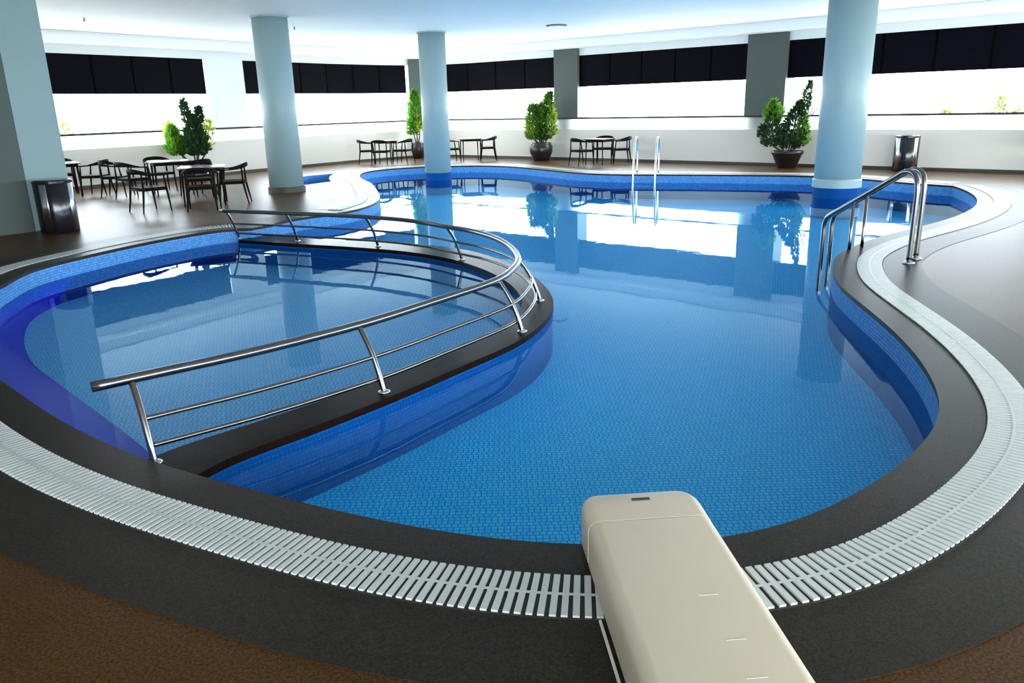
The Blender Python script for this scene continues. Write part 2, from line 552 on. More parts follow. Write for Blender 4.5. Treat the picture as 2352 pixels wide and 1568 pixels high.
# ------------------------------------------------------------------ overflow grating
def grating(P, label, pitch, w0, w1):
    t = thing('drain_grating', label, 'grating', (0, 0, 0))
    bm = bmesh.new()
    ribbon(P, w0 - 0.006, w1 + 0.008, 0.0, 0.0055, bm)
    obj('channel', bm, 'channel', t)
    Q = resample(P, pitch)
    NN = normals2(Q)
    bm = bmesh.new()
    for i, (p, n) in enumerate(zip(Q, NN)):
        tt = Vector((-n.y, n.x))
        h = pitch * 0.305
        k = (w0 + w1) / 2
        # keep the slat width even where the offset curve bends
        if 0 < i < len(Q) - 1:
            po = (Q[i + 1] + NN[i + 1] * k) - (Q[i - 1] + NN[i - 1] * k)
            h = min(max(po.length / 2, pitch * 0.4), pitch * 1.8) * 0.305
        a, b = p + n * w0, p + n * w1
        P4 = [a - tt * h, a + tt * h, b + tt * h, b - tt * h]
        lo = [bm.verts.new((q.x, q.y, 0.002)) for q in P4]
        hi = [bm.verts.new((q.x, q.y, 0.014)) for q in P4]
        bm.faces.new(hi[::-1])
        for j in range(4):
            bm.faces.new((lo[j], lo[(j + 1) % 4], hi[(j + 1) % 4], hi[j]))
    bmesh.ops.recalc_face_normals(bm, faces=bm.faces[:])
    obj('slats', bm, 'grating_white', t)
    bm = bmesh.new()
    mid = (w0 + w1) / 2
    a, b = offs(P, mid - 0.008), offs(P, mid + 0.008)
    strip(bm, b, a, 0.0145, 0.0145)
    obj('spine', bm, 'grating_white', t)
    return t
grating(ring1, 'white slatted drain grating curving round the near and right pool edge', 0.034, 0.235, 0.48)
grating(ring2, 'white slatted drain grating along the far pool edge and round the peninsula', 0.034, 0.235, 0.48)

# ------------------------------------------------------------------ dividing wall between the children pool and the main pool
outer = [(-1.78, 3.60), (-1.62, 3.98), (-1.18, 4.50), (-0.82, 4.94), (-0.41, 5.50), (0.05, 6.17), (0.29, 6.77), (0.40, 7.40), (0.36, 8.10), (0.20, 8.85), (-0.08, 9.60),
         (-0.58, 10.45), (-1.30, 11.05), (-2.2, 11.45), (-3.1, 11.85), (-3.85, 12.45)]
inner = [(-2.15, 3.85), (-1.95, 4.15), (-1.50, 4.62), (-1.04, 5.14), (-0.62, 5.75), (-0.20, 6.35), (0.03, 6.90), (0.12, 7.45), (0.05, 8.10), (-0.14, 8.75), (-0.40, 9.32),
         (-0.78, 9.90), (-1.35, 10.45), (-2.2, 10.95), (-3.2, 11.40), (-4.10, 11.85)]
So = resample(catmull([V2(*p) for p in outer], 10), 0.05)
nseg = 200
def evenly(P, n):
    L_ = [0]
    for a, b in zip(P[:-1], P[1:]): L_.append(L_[-1] + (b - a).length)
    out = []
    j = 0
    for i in range(n + 1):
        s = L_[-1] * i / n
        while j < len(P) - 2 and L_[j + 1] < s: j += 1
        d = L_[j + 1] - L_[j]
        out.append(P[j].lerp(P[j + 1], (s - L_[j]) / d if d else 0))
    return out
So = evenly(catmull([V2(*p) for p in outer], 12), nseg)
Si = evenly(catmull([V2(*p) for p in inner], 12), nseg)
TOPZ = -0.14
dw = thing('dividing_wall', 'curved dark-topped wall dividing the children pool from the main pool', 'pool wall')
bm = bmesh.new()
strip(bm, So, So, TOPZ - 0.05, BED)
strip(bm, Si, Si, BED, TOPZ - 0.05)
obj('wall_face', bm, 'tile_wall', dw)
bm = bmesh.new()
So2 = offs(So, 0.012); Si2 = offs(Si, -0.012)
strip(bm, So2, Si2, TOPZ, TOPZ)
strip(bm, So2, So2, TOPZ - 0.05, TOPZ)
strip(bm, Si2, Si2, TOPZ, TOPZ - 0.05)
strip(bm, Si2, So2, TOPZ - 0.05, TOPZ - 0.05)
bmesh.ops.recalc_face_normals(bm, faces=bm.faces[:])
obj('coping', bm, 'coping_wet', dw)

# children pool floor with a dark blue sloping bench on its near left side
bench_in = [(-2.20, 4.55), (-2.55, 4.98), (-3.07, 5.53), (-3.86, 6.34), (-4.55, 7.08), (-5.15, 7.99), (-5.48, 8.75), (-5.56, 9.4)]
bench_in = evenly(catmull([V2(*p) for p in bench_in], 10), 60)
k0 = [p for p in A3 if p.x < -1.85 and p.y > 3.6][::-1]
k1 = [p for p in C3 if p.y < 9.7][::1]
bench_out = [p for p in k0 if p.x < -1.8] + [p for p in reversed(k1)]
bench_out = evenly(bench_out, 60)
bm = bmesh.new()
strip(bm, bench_out, bench_in, WATER - 0.03, KBED)
bmesh.ops.recalc_face_normals(bm, faces=bm.faces[:])
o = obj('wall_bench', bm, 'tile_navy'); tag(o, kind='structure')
bm = bmesh.new()
kp = [p for p in Si] + [p for p in C3 if p.y > 9.5] + bench_in[::-1]
fill(bm, [kp], KBED)
o = obj('floor_children_pool', bm, 'tile_kids'); tag(o, kind='structure')

# ------------------------------------------------------------------ curved handrail on the dividing wall
Pb = [(-1.99, 3.97), (-1.45, 4.42), (-0.87, 5.02), (-0.43, 5.62), (0.08, 6.40), (0.23, 6.90), (0.29, 7.40), (0.22, 8.10), (0.02, 8.80), (-0.28, 9.38),
      (-0.62, 9.80), (-1.08, 10.36), (-1.86, 10.95), (-3.12, 11.57), (-4.15, 12.02)]
Pb = evenly(catmull([V2(*p) for p in Pb], 12), 240)
Lb = [0.0]
for a, b_ in zip(Pb[:-1], Pb[1:]): Lb.append(Lb[-1] + (b_ - a).length)
hr = thing('curved_handrail', 'long curved steel handrail with three rails looping along the pool dividing wall', 'handrail')
def inw(d): return offs(Pb, -d)
def railpts(d, z, i0=0, i1=None, ext=None):
    Q = inw(d)[i0:i1]
    R = [Vector((p.x, p.y, z)) for p in Q]
    return R
bm = bmesh.new()
R = railpts(0.21, 0.30)
e0 = (R[0] - R[2]).normalized(); e1 = (R[-1] - R[-3]).normalized()
R = [R[0] + e0 * 0.20, R[0] + e0 * 0.10] + R + [R[-1] + e1 * 0.12]
tube(bm, R, 0.029, 16)
obj('top_rail', bm, 'steel', hr, True)
bm = bmesh.new(); tube(bm, railpts(0.085, 0.095), 0.015, 10); obj('middle_rail', bm, 'steel', hr, True)
bm = bmesh.new(); tube(bm, railpts(0.05, -0.055), 0.015, 10); obj('bottom_rail', bm, 'steel', hr, True)
def nearest(p):
    return min(range(len(Pb)), key=lambda i: (Pb[i] - V2(*p)).length)
post_idx = [nearest(p) for p in ((-1.99, 3.97), (-0.87, 5.02), (0.09, 6.42), (0.29, 7.5), (-0.28, 9.38) if False else (-0.60, 9.76), (-1.86, 10.95), (-3.12, 11.57), (-4.15, 12.02))]
NB = normals2(Pb)
for i in post_idx:
    p, n = Pb[i], -NB[i]
    prof = catmull([Vector((0.0, -0.14, 0)), Vector((0.035, -0.03, 0)), Vector((0.085, 0.095, 0)), Vector((0.145, 0.20, 0)), Vector((0.21, 0.29, 0))], 5)
    bm = bmesh.new()
    tube(bm, [Vector((p.x + n.x * q.x, p.y + n.y * q.x, q.y)) for q in prof], 0.019, 10)
    ps = obj('post', bm, 'steel', hr, True)
    bm = bmesh.new()
    lathe(bm, [(0.042, TOPZ), (0.042, TOPZ + 0.008), (0.025, TOPZ + 0.014)], 20, (p.x, p.y))
    obj('base_flange', bm, 'chrome', ps, True)

# ------------------------------------------------------------------ outer shell: parapet, glass, blinds, lintel, soffit
def ploop(bm, d0, d1, z0, z1, P0=None):
    a = [p - n * d0 for p, n in zip(Wv, WN)]
    b = [p - n * d1 for p, n in zip(Wv, WN)]
    for i in range(len(a) - 1):
        q = [a[i], a[i + 1], b[i + 1], b[i]]
        lo = [bm.verts.new((v.x, v.y, z0)) for v in q]
        hi = [bm.verts.new((v.x, v.y, z1)) for v in q]
        bm.faces.new(hi); bm.faces.new(lo[::-1])
        for j in range(4):
            bm.faces.new((lo[j], lo[(j + 1) % 4], hi[(j + 1) % 4], hi[j]))
    bmesh.ops.remove_doubles(bm, verts=bm.verts[:], dist=1e-4)
    bmesh.ops.recalc_face_normals(bm, faces=bm.faces[:])
WN = normals2(Wv)
bm = bmesh.new(); ploop(bm, 0.0, 0.16, -0.3, SILL); o = obj('wall_parapet', bm, 'parapet'); tag(o, kind='structure')
bm = bmesh.new(); ploop(bm, -0.015, -0.001, 0.0, 0.07); o = obj('baseboard_window', bm, 'skirting'); tag(o, kind='structure')
bm = bmesh.new(); ploop(bm, 0.04, 0.05, SILL, GLASS_TOP); o = obj('window_1', bm, 'frosted_glass'); tag(o, kind='structure')
bm = bmesh.new(); ploop(bm, 0.02, 0.06, GLASS_TOP, GLASS_TOP + 0.05)
o = obj('sill_rail', bm, 'rail_grey'); tag(o, 'thin grey rail along the top of the frosted glass balustrade', 'rail')
bm = bmesh.new(); ploop(bm, 0.28, 0.50, BLIND_TOP, CEIL + 0.1); o = obj('wall_lintel', bm, 'white_paint'); tag(o, kind='structure')
bm = bmesh.new(); ploop(bm, -0.45, 0.30, SOFFIT, CEIL + 0.1); o = obj('ceiling_soffit', bm, 'ceiling_paint'); tag(o, kind='structure')
bm = bmesh.new()
cl = [V2(-9.0, -7.2), V2(18.3, -7.2)] + woff(0.4)[::-1][1:] + [V2(-18, 8), V2(-18, -7)]
fill(bm, [cl], CEIL, up=False)
o = obj('ceiling', bm, 'ceiling_paint'); tag(o, kind='structure')
# arclength along W
WL = [0.0]
for a, b_ in zip(Wv[:-1], Wv[1:]): WL.append(WL[-1] + (b_ - a).length)
def wat(s, d=0.0):
    for i in range(len(Wv) - 1):
        if s <= WL[i + 1] or i == len(Wv) - 2:
            t = (s - WL[i]) / (WL[i + 1] - WL[i])
            a = Wv[i] - WN[i] * d
            b_ = Wv[i + 1] - WN[i + 1] * d
            return a.lerp(b_, t)
def ws(p):
    best = (1e9, 0)
    p = V2(*p)
    for i in range(len(Wv) - 1):
        d = Wv[i + 1] - Wv[i]
        t = max(0, min(1, (p - Wv[i]).dot(d) / d.dot(d)))
        q = Wv[i] + d * t
        if (q - p).length < best[0]: best = ((q - p).length, WL[i] + t * d.length)
    return best[1]
pillars = [((-8.27, 23.23), (-7.55, 24.31), 'white_paint', 'wide white square pillar in the left window wall', 0.24, BLIND_TOP + 0.02),
           ((-3.42, 29.25), (-2.6, 29.35), 'pillar_grey', 'narrow grey pillar at the far corner half hidden by a round column', 0.18, SOFFIT),
           ((1.47, 26.47), (2.19, 25.91), 'pillar_grey', 'grey square pillar behind the middle potted plant', 0.18, SOFFIT),
           ((6.44, 22.28), (7.26, 21.53), 'pillar_grey', 'widest grey square pillar, behind the dark bushy plant', 0.18, SOFFIT),
           ((13.2, 15.9), (14.0, 15.1), 'pillar_grey', 'x', 0.18, SOFFIT)]
gaps = []
for a, b_, mt, lab, d, zt in pillars:
    s0, s1 = ws(a), ws(b_)
    gaps.append((s0, s1))
    if lab == 'x': continue
    p, q = wat(s0), wat(s1)
    t = (q - p).normalized(); n = V2(-t.y, t.x)
    bm = bmesh.new()
    obox(bm, p, q, n, d, 0.75, SILL if d < 0.2 else SILL, zt)
    if d < 0.2:
        obox(bm, p, q, n, 0.18, 0.75, 0.0, SILL)
    o = obj('square_pillar', bm, mt); tag(o, lab, 'pillar')
# blinds
gaps.sort()
edges = []
s = ws((-12.5, 16.8)) - 1.0
send = ws((18.0, 9.0))  # blinds stop here, unseen right rear stays open for more light
sec = []
cur = s
for g0, g1 in gaps:
    if g0 > cur: sec.append((cur, min(g0, send)))
    cur = g1
sec.append((cur, send))
corner_s = ws((-2.75, 29.45))
nb = 0
side_names = ['left window wall', 'left of the far corner', 'right of the far corner', 'between the two grey pillars', 'right of the widest grey pillar', 'at the far right']
for si, (a0, a1) in enumerate(sec):
    if a1 - a0 < 0.3: continue
    n = max(1, round((a1 - a0) / 1.15))
    wds = (a1 - a0) / n
    for k in range(n):
        p, q = wat(a0 + k * wds, 0.30), wat(a0 + (k + 1) * wds, 0.30)
        t = (q - p).normalized(); nn = V2(-t.y, t.x)
        bm = bmesh.new()
        g = 0.02
        obox(bm, p + t * g, q - t * g, nn, 0.0, 0.012, BLIND_BOT, BLIND_TOP)
        bl = thing('window_blind', 'black blind panel hanging in the window band, ' + side_names[min(si, 5)], 'blind', (0, 0, 0), 0, 'black blinds ' + side_names[min(si, 5)])
        obj('panel', bm, 'blind', bl)
        bm = bmesh.new()
        obox(bm, p - t * g, p + t * g, nn, -0.004, 0.04, BLIND_BOT, BLIND_TOP)
        obj('side_rail', bm, 'blind_bar', bl)
# hidden end of the hall: walls behind and to the left of the camera
bm = bmesh.new()
obox(bm, (-3, -7), (-9, -7), (0, -1), 0, 0.2, 0, CEIL)
obox(bm, (18, -7), (-3, -7), (0, -1), 0, 0.2, 0, 0.1)
obox(bm, (18, -7), (-3, -7), (0, -1), 0, 0.2, 3.4, CEIL)
o = obj('wall_back', bm, 'white_paint'); tag(o, kind='structure')
bm = bmesh.new()
obox(bm, (-9, -7), (-18, -7), (0, -1), 0, 0.2, 0, CEIL)
obox(bm, (-18, -7), (-18, 9), (-1, 0), 0, 0.2, 0, CEIL)
obox(bm, (-18, 9), (-16, 12), (-0.8, 0.55), 0, 0.2, 0, CEIL)
o = obj('wall_left', bm, 'white_paint'); tag(o, kind='structure')

# big pillar and grey wall at the left edge
bm = bmesh.new()
obox(bm, (-7.42, 12.32), (-7.15, 13.02), (-0.93, 0.36), 0.0, 0.75, 0.0, CEIL)
o = obj('square_pillar', bm, 'pillar_pale'); tag(o, 'large pale blue-grey square pillar at left edge behind the steel bin', 'pillar')
bm = bmesh.new()
obox(bm, (-10.6, 8.55), (-7.405, 12.29), (-0.76, 0.65), 0.0, 0.5, 0.0, CEIL)
o = obj('wall_side', bm, 'wall_grey'); tag(o, kind='structure')

# ------------------------------------------------------------------ round columns
def column(x, y, r, label, z0=0.0, wet=False, collar=False):
    t = thing('round_column', label, 'column', (x, y, 0))
    bm = bmesh.new()
    prof = [(r, z0), (r, CEIL)]
    lathe(bm, prof, 72)
    obj('shaft', bm, 'column_paint', t, True)
    bm = bmesh.new()
    lathe(bm, [(r + 0.03, CEIL - 0.03), (r + 0.03, CEIL - 0.001)], 72)
    obj('top_ring', bm, 'column_paint', t)
    if wet:
        bm = bmesh.new()
        lathe(bm, [(r + 0.005, BED), (r + 0.005, z0)], 72)
        obj('tiled_base', bm, 'tile_wall', t)
    else:
        bm = bmesh.new()
        lathe(bm, [(r + 0.035, 0.0), (r + 0.035, 0.11), (r + 0.02, 0.12), (r, 0.12)], 72)
        obj('base_ring', bm, 'skirting', t)
    if collar:
        bm = bmesh.new()
        lathe(bm, [(r + 0.0, z0 - 0.001), (r + 0.025, z0), (r + 0.025, z0 + 0.14), (r + 0.012, z0 + 0.17), (r + 0.001, z0 + 0.17)], 72)
        obj('collar', bm, 'column_paint', t)
    return t
column(-4.93, 17.75, 0.37, 'pale blue round column on the deck peninsula with a dark base', 0.0)
column(-1.93, 22.15, 0.36, 'pale blue round column in the water, second from the left', 0.0, True)
column(6.60, 15.95, 0.44, 'thickest pale blue round column rising from the water at right', 0.0, True, True)

# ------------------------------------------------------------------ ceiling fittings
def sprinkler(x, y, label):
    t = thing('sprinkler_head', label, 'sprinkler', (x, y, CEIL))
    bm = bmesh.new(); lathe(bm, [(0.045, 0.0), (0.045, -0.012), (0.02, -0.02)], 20); obj('rose', bm, 'chrome', t, True)
    bm = bmesh.new(); lathe(bm, [(0.012, -0.02), (0.012, -0.06), (0.03, -0.062), (0.03, -0.068)], 16); obj('nozzle', bm, 'black_gloss', t)
sprinkler(-8.48, 17.09, 'small dark sprinkler head on the ceiling above the left dining tables')
sprinkler(-4.93, 19.78, 'small sprinkler head on the ceiling right of the first column')
sprinkler(6.97, 21.6, 'small sprinkler head on the ceiling in front of the widest grey pillar')
t = thing('ceiling_disc', 'flat round white cover on the ceiling above the middle of the pool', 'ceiling light', (1.31, 21.1, CEIL))
bm = bmesh.new(); lathe(bm, [(0.26, 0.0), (0.26, -0.02), (0.22, -0.03)], 40); obj('rim', bm, 'pillar_grey', t)
bm = bmesh.new(); lathe(bm, [(0.215, -0.02), (0.215, -0.033)], 40); obj('diffuser', bm, 'white_paint', t)

# ------------------------------------------------------------------ dining chairs and tables
def make_chair():
    t = thing('dining_chair', 'chair', 'chair')
    # faces +Y
    bm = bmesh.new()
    n = 9
    grid = []
    for i in range(n):
        row = []
        for j in range(n):
            u, v = i / (n - 1) * 2 - 1, j / (n - 1) * 2 - 1
            wdt = 0.235 + 0.03 * v
            row.append((u * wdt, v * 0.225, 0.445 - 0.018 * (1 - u * u) * (1 - v * v)))
        grid.append(row)
    top = [[bm.verts.new(p) for p in row] for row in grid]
    bot = [[bm.verts.new((p[0] * 0.97, p[1] * 0.97, 0.405)) for p in row] for row in grid]
    for i in range(n - 1):
        for j in range(n - 1):
            bm.faces.new((top[i][j], top[i + 1][j], top[i + 1][j + 1], top[i][j + 1]))
            bm.faces.new((bot[i][j], bot[i][j + 1], bot[i + 1][j + 1], bot[i + 1][j]))
    for i in range(n - 1):
        for A, k in ((0, 0), (n - 1, 1)):
            a, b_, c, d = top[i][A], top[i + 1][A], bot[i + 1][A], bot[i][A]
            bm.faces.new((a, d, c, b_) if k == 0 else (a, b_, c, d))
            a, b_, c, d = top[A][i], top[A][i + 1], bot[A][i + 1], bot[A][i]
            bm.faces.new((a, b_, c, d) if k == 0 else (a, d, c, b_))
    bmesh.ops.recalc_face_normals(bm, faces=bm.faces[:])
    obj('seat', bm, 'dark_wood', t)
    # seat rails
    bm = bmesh.new()
    tube(bm, [(-0.25, 0.21, 0.40), (0.25, 0.21, 0.40)], 0.014, 8)
    tube(bm, [(-0.225, -0.22, 0.40), (0.225, -0.22, 0.40)], 0.014, 8)
    tube(bm, [(-0.26, 0.21, 0.40), (-0.23, -0.22, 0.40)], 0.014, 8)
    tube(bm, [(0.26, 0.21, 0.40), (0.23, -0.22, 0.40)], 0.014, 8)
    obj('seat_frame', bm, 'dark_wood', t, True)
    # curved arm and back rail, tall and thin behind, round at the arm ends
    path = catmull([Vector(p) for p in ((-0.285, 0.20, 0.655), (-0.295, 0.02, 0.665), (-0.262, -0.17, 0.70), (-0.15, -0.27, 0.735), (0, -0.295, 0.745),
                                        (0.15, -0.27, 0.735), (0.262, -0.17, 0.70), (0.295, 0.02, 0.665), (0.285, 0.20, 0.655))], 5)
    bm = bmesh.new()
    rings = []
    m_ = len(path)
    for i, p in enumerate(path):
        f = abs(i / (m_ - 1) * 2 - 1)
        hh = 0.040 if f < 0.45 else 0.040 - 0.026 * min(1, (f - 0.45) / 0.3)
        ww = 0.013 if f < 0.5 else 0.013 + 0.008 * min(1, (f - 0.5) / 0.4)
        tg = (path[min(i + 1, m_ - 1)] - path[max(i - 1, 0)]); tg.z = 0; tg.normalize()
        nn = Vector((tg.y, -tg.x, 0))
        rings.append([bm.verts.new(p + nn * ww * math.cos(2 * PI * k / 10) + Vector((0, 0, 1)) * hh * math.sin(2 * PI * k / 10)) for k in range(10)])
    for A, B in zip(rings[:-1], rings[1:]):
        for k in range(10):
            bm.faces.new((A[k], A[(k + 1) % 10], B[(k + 1) % 10], B[k]))
    bm.faces.new(rings[0][::-1]); bm.faces.new(rings[-1])
    bmesh.ops.recalc_face_normals(bm, faces=bm.faces[:])
    obj('backrest', bm, 'dark_wood', t, True)
    for sx in (-1, 1):
        bm = bmesh.new()
        tube(bm, [(sx * 0.275, 0.245, 0.0), (sx * 0.268, 0.225, 0.22), (sx * 0.268, 0.205, 0.42), (sx * 0.282, 0.175, 0.655)], [0.011, 0.017, 0.020, 0.013], 10)
        obj('leg', bm, 'dark_wood', t, True)
        bm = bmesh.new()
        tube(bm, [(sx * 0.255, -0.285, 0.0), (sx * 0.240, -0.245, 0.22), (sx * 0.236, -0.215, 0.42), (sx * 0.235, -0.215, 0.71)], [0.011, 0.018, 0.021, 0.014], 10)
        obj('leg', bm, 'dark_wood', t, True)
    return t
def make_table(sz=0.85):
    t = thing('dining_table', 'table', 'table')
    h = sz / 2
    bm = bmesh.new(); box(bm, -h, h, -h, h, 0.705, 0.73, 0.006); obj('tabletop', bm, 'table_top', t)
    bm = bmesh.new()
    for (x0, x1, y0, y1) in ((-h + .05, h - .05, -h + .05, -h + .07), (-h + .05, h - .05, h - .07, h - .05), (-h + .05, -h + .07, -h + .07, h - .07), (h - .07, h - .05, -h + .07, h - .07)):
        box(bm, x0, x1, y0, y1, 0.645, 0.704)
    obj('apron', bm, 'dark_wood', t)
    for sx in (-1, 1):
        for sy in (-1, 1):
            bm = bmesh.new()
            tube(bm, [(sx * (h - .06), sy * (h - .06), 0.0), (sx * (h - .075), sy * (h - .075), 0.70)], [0.014, 0.024], 10)
            obj('leg', bm, 'dark_wood', t, True)
    return t
chair0 = make_chair(); table0 = make_table()
used = {'c': 0, 't': 0}
def chair(x, y, toward, label, group='dark wooden armchairs at the pool tables'):
    c = chair0 if used['c'] == 0 else copy_tree(chair0)
    used['c'] += 1
    c.location = (x, y, 0)
    c.rotation_euler = (0, 0, math.atan2(toward[1] - y, toward[0] - x) - PI / 2)
    tag(c, label, group=group)
def table(x, y, rz, label, sc=1.0):
    c = table0 if used['t'] == 0 else copy_tree(table0)
    used['t'] += 1
    c.location = (x, y, 0); c.rotation_euler = (0, 0, rz); c.scale = (sc, sc, 1)
    tag(c, label, group='dark square dining tables on the deck')
# front set on the left
TA = (-5.92, 15.55)
table(*TA, 0.30, 'dark square table nearest the camera, left of the first column')
chair(-6.60, 14.62, (-5.9, 15.5), 'dark armchair at the front left corner of the nearest table')
chair(-5.62, 14.62, (-5.85, 15.5), 'dark armchair with its back to the camera at the nearest table')
chair(-5.38, 15.62, (-5.95, 15.5), 'dark armchair on the right side of the nearest table, beside the column')
chair(-6.35, 16.45, (-5.92, 15.5), 'dark armchair on the far side of the nearest table')
TC = (-7.45, 17.75)
table(*TC, 0.5, 'dark square table behind the nearest one, in front of the tall plant')
chair(-8.02, 18.45, TC, 'dark armchair behind the second table, its back rail above the table edge')
chair(-7.95, 16.95, TC, 'dark armchair on the left front side of the second table')
chair(-6.72, 17.30, TC, 'dark armchair between the two nearest tables')
TB = (-10.05, 17.95)
table(*TB, 0.6, 'dark square table at far left, partly hidden by the big pillar')
chair(-9.28, 18.02, TB, 'dark armchair on the right side of the far left table')
chair(-10.45, 18.75, TB, 'dark armchair behind the far left table, beside the big pillar')
chair(-8.62, 17.62, (-7.6, 17.75), 'dark armchair seen side on between the far left table and the second table')
# far sets along the windows
def P_(px, py):      # ground point seen at a photo pixel
    d = f_ * FPX + RR * (px - 1176) + UU * (784 - py)
    t = -CAM_H / d.z
    return (d.x * t, d.y * t)
TD = P_(888, 375)
table(*TD, 0.4, sc=0.8, label= 'dark square table by the window left of the second column')
chair(TD[0] - 0.60, TD[1] - 0.10, TD, 'dark armchair left of the table left of the second column')
chair(TD[0] + 0.60, TD[1] - 0.25, TD, 'dark armchair right of the table left of the second column')
chair(TD[0] - 0.05, TD[1] - 0.75, TD, 'dark armchair in front of the table left of the second column')
TE = P_(1082, 370)
table(*TE, 0.2, sc=0.8, label= 'dark square table just right of the second column')
chair(TE[0] - 0.62, TE[1] - 0.2, TE, 'dark armchair half hidden by the second column')
chair(TE[0] + 0.56, TE[1] + 0.05, TE, 'dark armchair at the right of the table just right of the second column')
TF = P_(1377, 377)
table(*TF, -0.7, sc=0.8, label= 'dark square table by the window right of the middle potted plant')
chair(TF[0] - 0.56, TF[1] - 0.32, TF, 'dark armchair with rounded back, nearest the middle potted plant')
chair(TF[0] + 0.62, TF[1] + 0.0, TF, 'dark armchair at the right end of the rightmost table')
chair(TF[0] + 0.20, TF[1] + 0.62, TF, 'dark armchair on the window side of the rightmost table')

# ------------------------------------------------------------------ plants
def leaf_cloud(bm, rng, lobes, n, size):
    tot = sum(l[3] for l in lobes)
    for (c, r, h, wgt, lean) in lobes:
        for _ in range(int(n * wgt / tot)):
            v = rng.random()
            prof = math.sin(PI * min(1, (v * 0.9 + 0.12))) ** 0.7 * (1 - 0.55 * v)
            a = rng.random() * 2 * PI
            rr = r * prof * (0.45 + 0.6 * rng.random())
            p = Vector((c[0] + math.cos(a) * rr + lean[0] * v, c[1] + math.sin(a) * rr + lean[1] * v, c[2] + v * h))
            d = Vector((math.cos(a) * 0.7, math.sin(a) * 0.7, 0.35 + rng.random())).normalized()
            d = (d + Vector((rng.uniform(-.4, .4), rng.uniform(-.4, .4), rng.uniform(-.4, .3)))).normalized()
            sd = d.cross(Vector((rng.uniform(-1, 1), rng.uniform(-1, 1), rng.uniform(-.3, 1)))).normalized()
            L_ = size * rng.uniform(0.6, 1.3)
            w = L_ * 0.20
            up = sd.cross(d) * L_ * 0.08
            v0 = bm.verts.new(p); v1 = bm.verts.new(p + d * L_ * .5 + sd * w + up); v2 = bm.verts.new(p + d * L_); v3 = bm.verts.new(p + d * L_ * .5 - sd * w + up)
            bm.faces.new((v0, v1, v2)); bm.faces.new((v0, v2, v3))
def plant(name, x, y, pot_r, pot_h, groups, label, seed, shape='bowl', stems=3, spikes=()):
    rng = random.Random(seed)
    t = thing(name, label, 'plant', (x, y, 0))
    bm = bmesh.new()
    if shape == 'bowl':
        prof = [(pot_r * .55, 0), (pot_r * .62, 0.02), (pot_r * .95, pot_h * .75), (pot_r * 1.06, pot_h * .86), (pot_r * 1.06, pot_h), (pot_r * .97, pot_h), (pot_r * .92, pot_h * .9), (0.02, pot_h * .88)]
    else:
        prof = [(pot_r * .62, 0), (pot_r * .70, 0.03), (pot_r * .98, pot_h * .45), (pot_r * 1.0, pot_h * .8), (pot_r * .86, pot_h * .93), (pot_r * .90, pot_h), (pot_r * .82, pot_h), (pot_r * .80, pot_h * .9), (0.02, pot_h * .88)]
    lathe(bm, prof, 36)
    pt = obj('plant_pot', bm, 'pot', t, True)
    bm = bmesh.new(); lathe(bm, [(pot_r * .84, pot_h * .885), (pot_r * .80, pot_h * .91), (0.02, pot_h * .93)], 24); obj('soil', bm, 'soil', pt)
    allc = [l for g in groups for l in g[1]]
    bm = bmesh.new()
    for l in allc:
        c, r, h, wgt, lean = l
        b0 = Vector((c[0] * 0.2, c[1] * 0.2, pot_h * 0.88))
        tube(bm, [b0, Vector((c[0] * .7, c[1] * .7, (c[2] + pot_h) / 2 + .05)), Vector((c[0] + lean[0] * .4, c[1] + lean[1] * .4, c[2] + h * .45)), Vector((c[0] + lean[0], c[1] + lean[1], c[2] + h * .98))], [0.022, 0.018, 0.012, 0.004], 6)
    for (p0, p1) in spikes:
        tube(bm, [Vector(p0), Vector(p0).lerp(Vector(p1), .5) + Vector((.01, 0, 0)), Vector(p1)], [0.016, 0.012, 0.004], 6)
    obj('stems', bm, 'stem', t, True)
    for mt, lobes, n, size in groups:
        bm = bmesh.new()
        leaf_cloud(bm, rng, lobes, n, size)
        obj('foliage', bm, mt, t)
    return t
LOBE = lambda x, y, z, r, h, w=1.0, lx=0.0, ly=0.0: ((x, y, z), r, h, w, (lx, ly))
q = wat(ws((-9.05, 22.05)), -0.75)
plant('potted_plant', q.x, q.y, 0.33, 0.45,
      [('leaf_dark', [LOBE(0.08, 0, 0.62, 0.36, 1.0, 2.2, 0.0), LOBE(-0.02, 0, 1.35, 0.10, 0.68, .35, -0.12), LOBE(0.25, 0, 1.45, 0.07, 0.40, .25, 0.03)], 2600, 0.13),
       ('leaf_bright', [LOBE(-0.45, 0, 0.62, 0.26, 0.75, 1.0, -0.06)], 900, 0.14), ('leaf_lime', [LOBE(-0.58, .1, 0.9, 0.16, 0.55, .5, -0.05), LOBE(0.38, .1, 0.8, 0.14, 0.7, .3, 0.05)], 300, 0.15)],
      'tall dark green potted plant by the left windows behind the dining tables', 3, spikes=[((0.0, 0, 1.5), (-0.20, 0, 2.02))])
q = wat(ws((-3.35, 29.0)), -0.5)
plant('potted_plant', q.x + 0.0, q.y - 0.1, 0.24, 0.55,
      [('leaf_bright', [LOBE(-0.02, 0, 1.0, 0.30, 1.25, 1.5, 0.0), LOBE(-.15, 0, 0.8, .2, .6, .5)], 1500, 0.15), ('leaf_lime', [LOBE(0.12, -.1, 0.9, 0.2, 0.5, 1)], 250, 0.13)],
      'bright green potted plant at the far corner half behind the second column', 5, shape='jar')
q = wat(ws((1.45, 26.45)), -0.55)
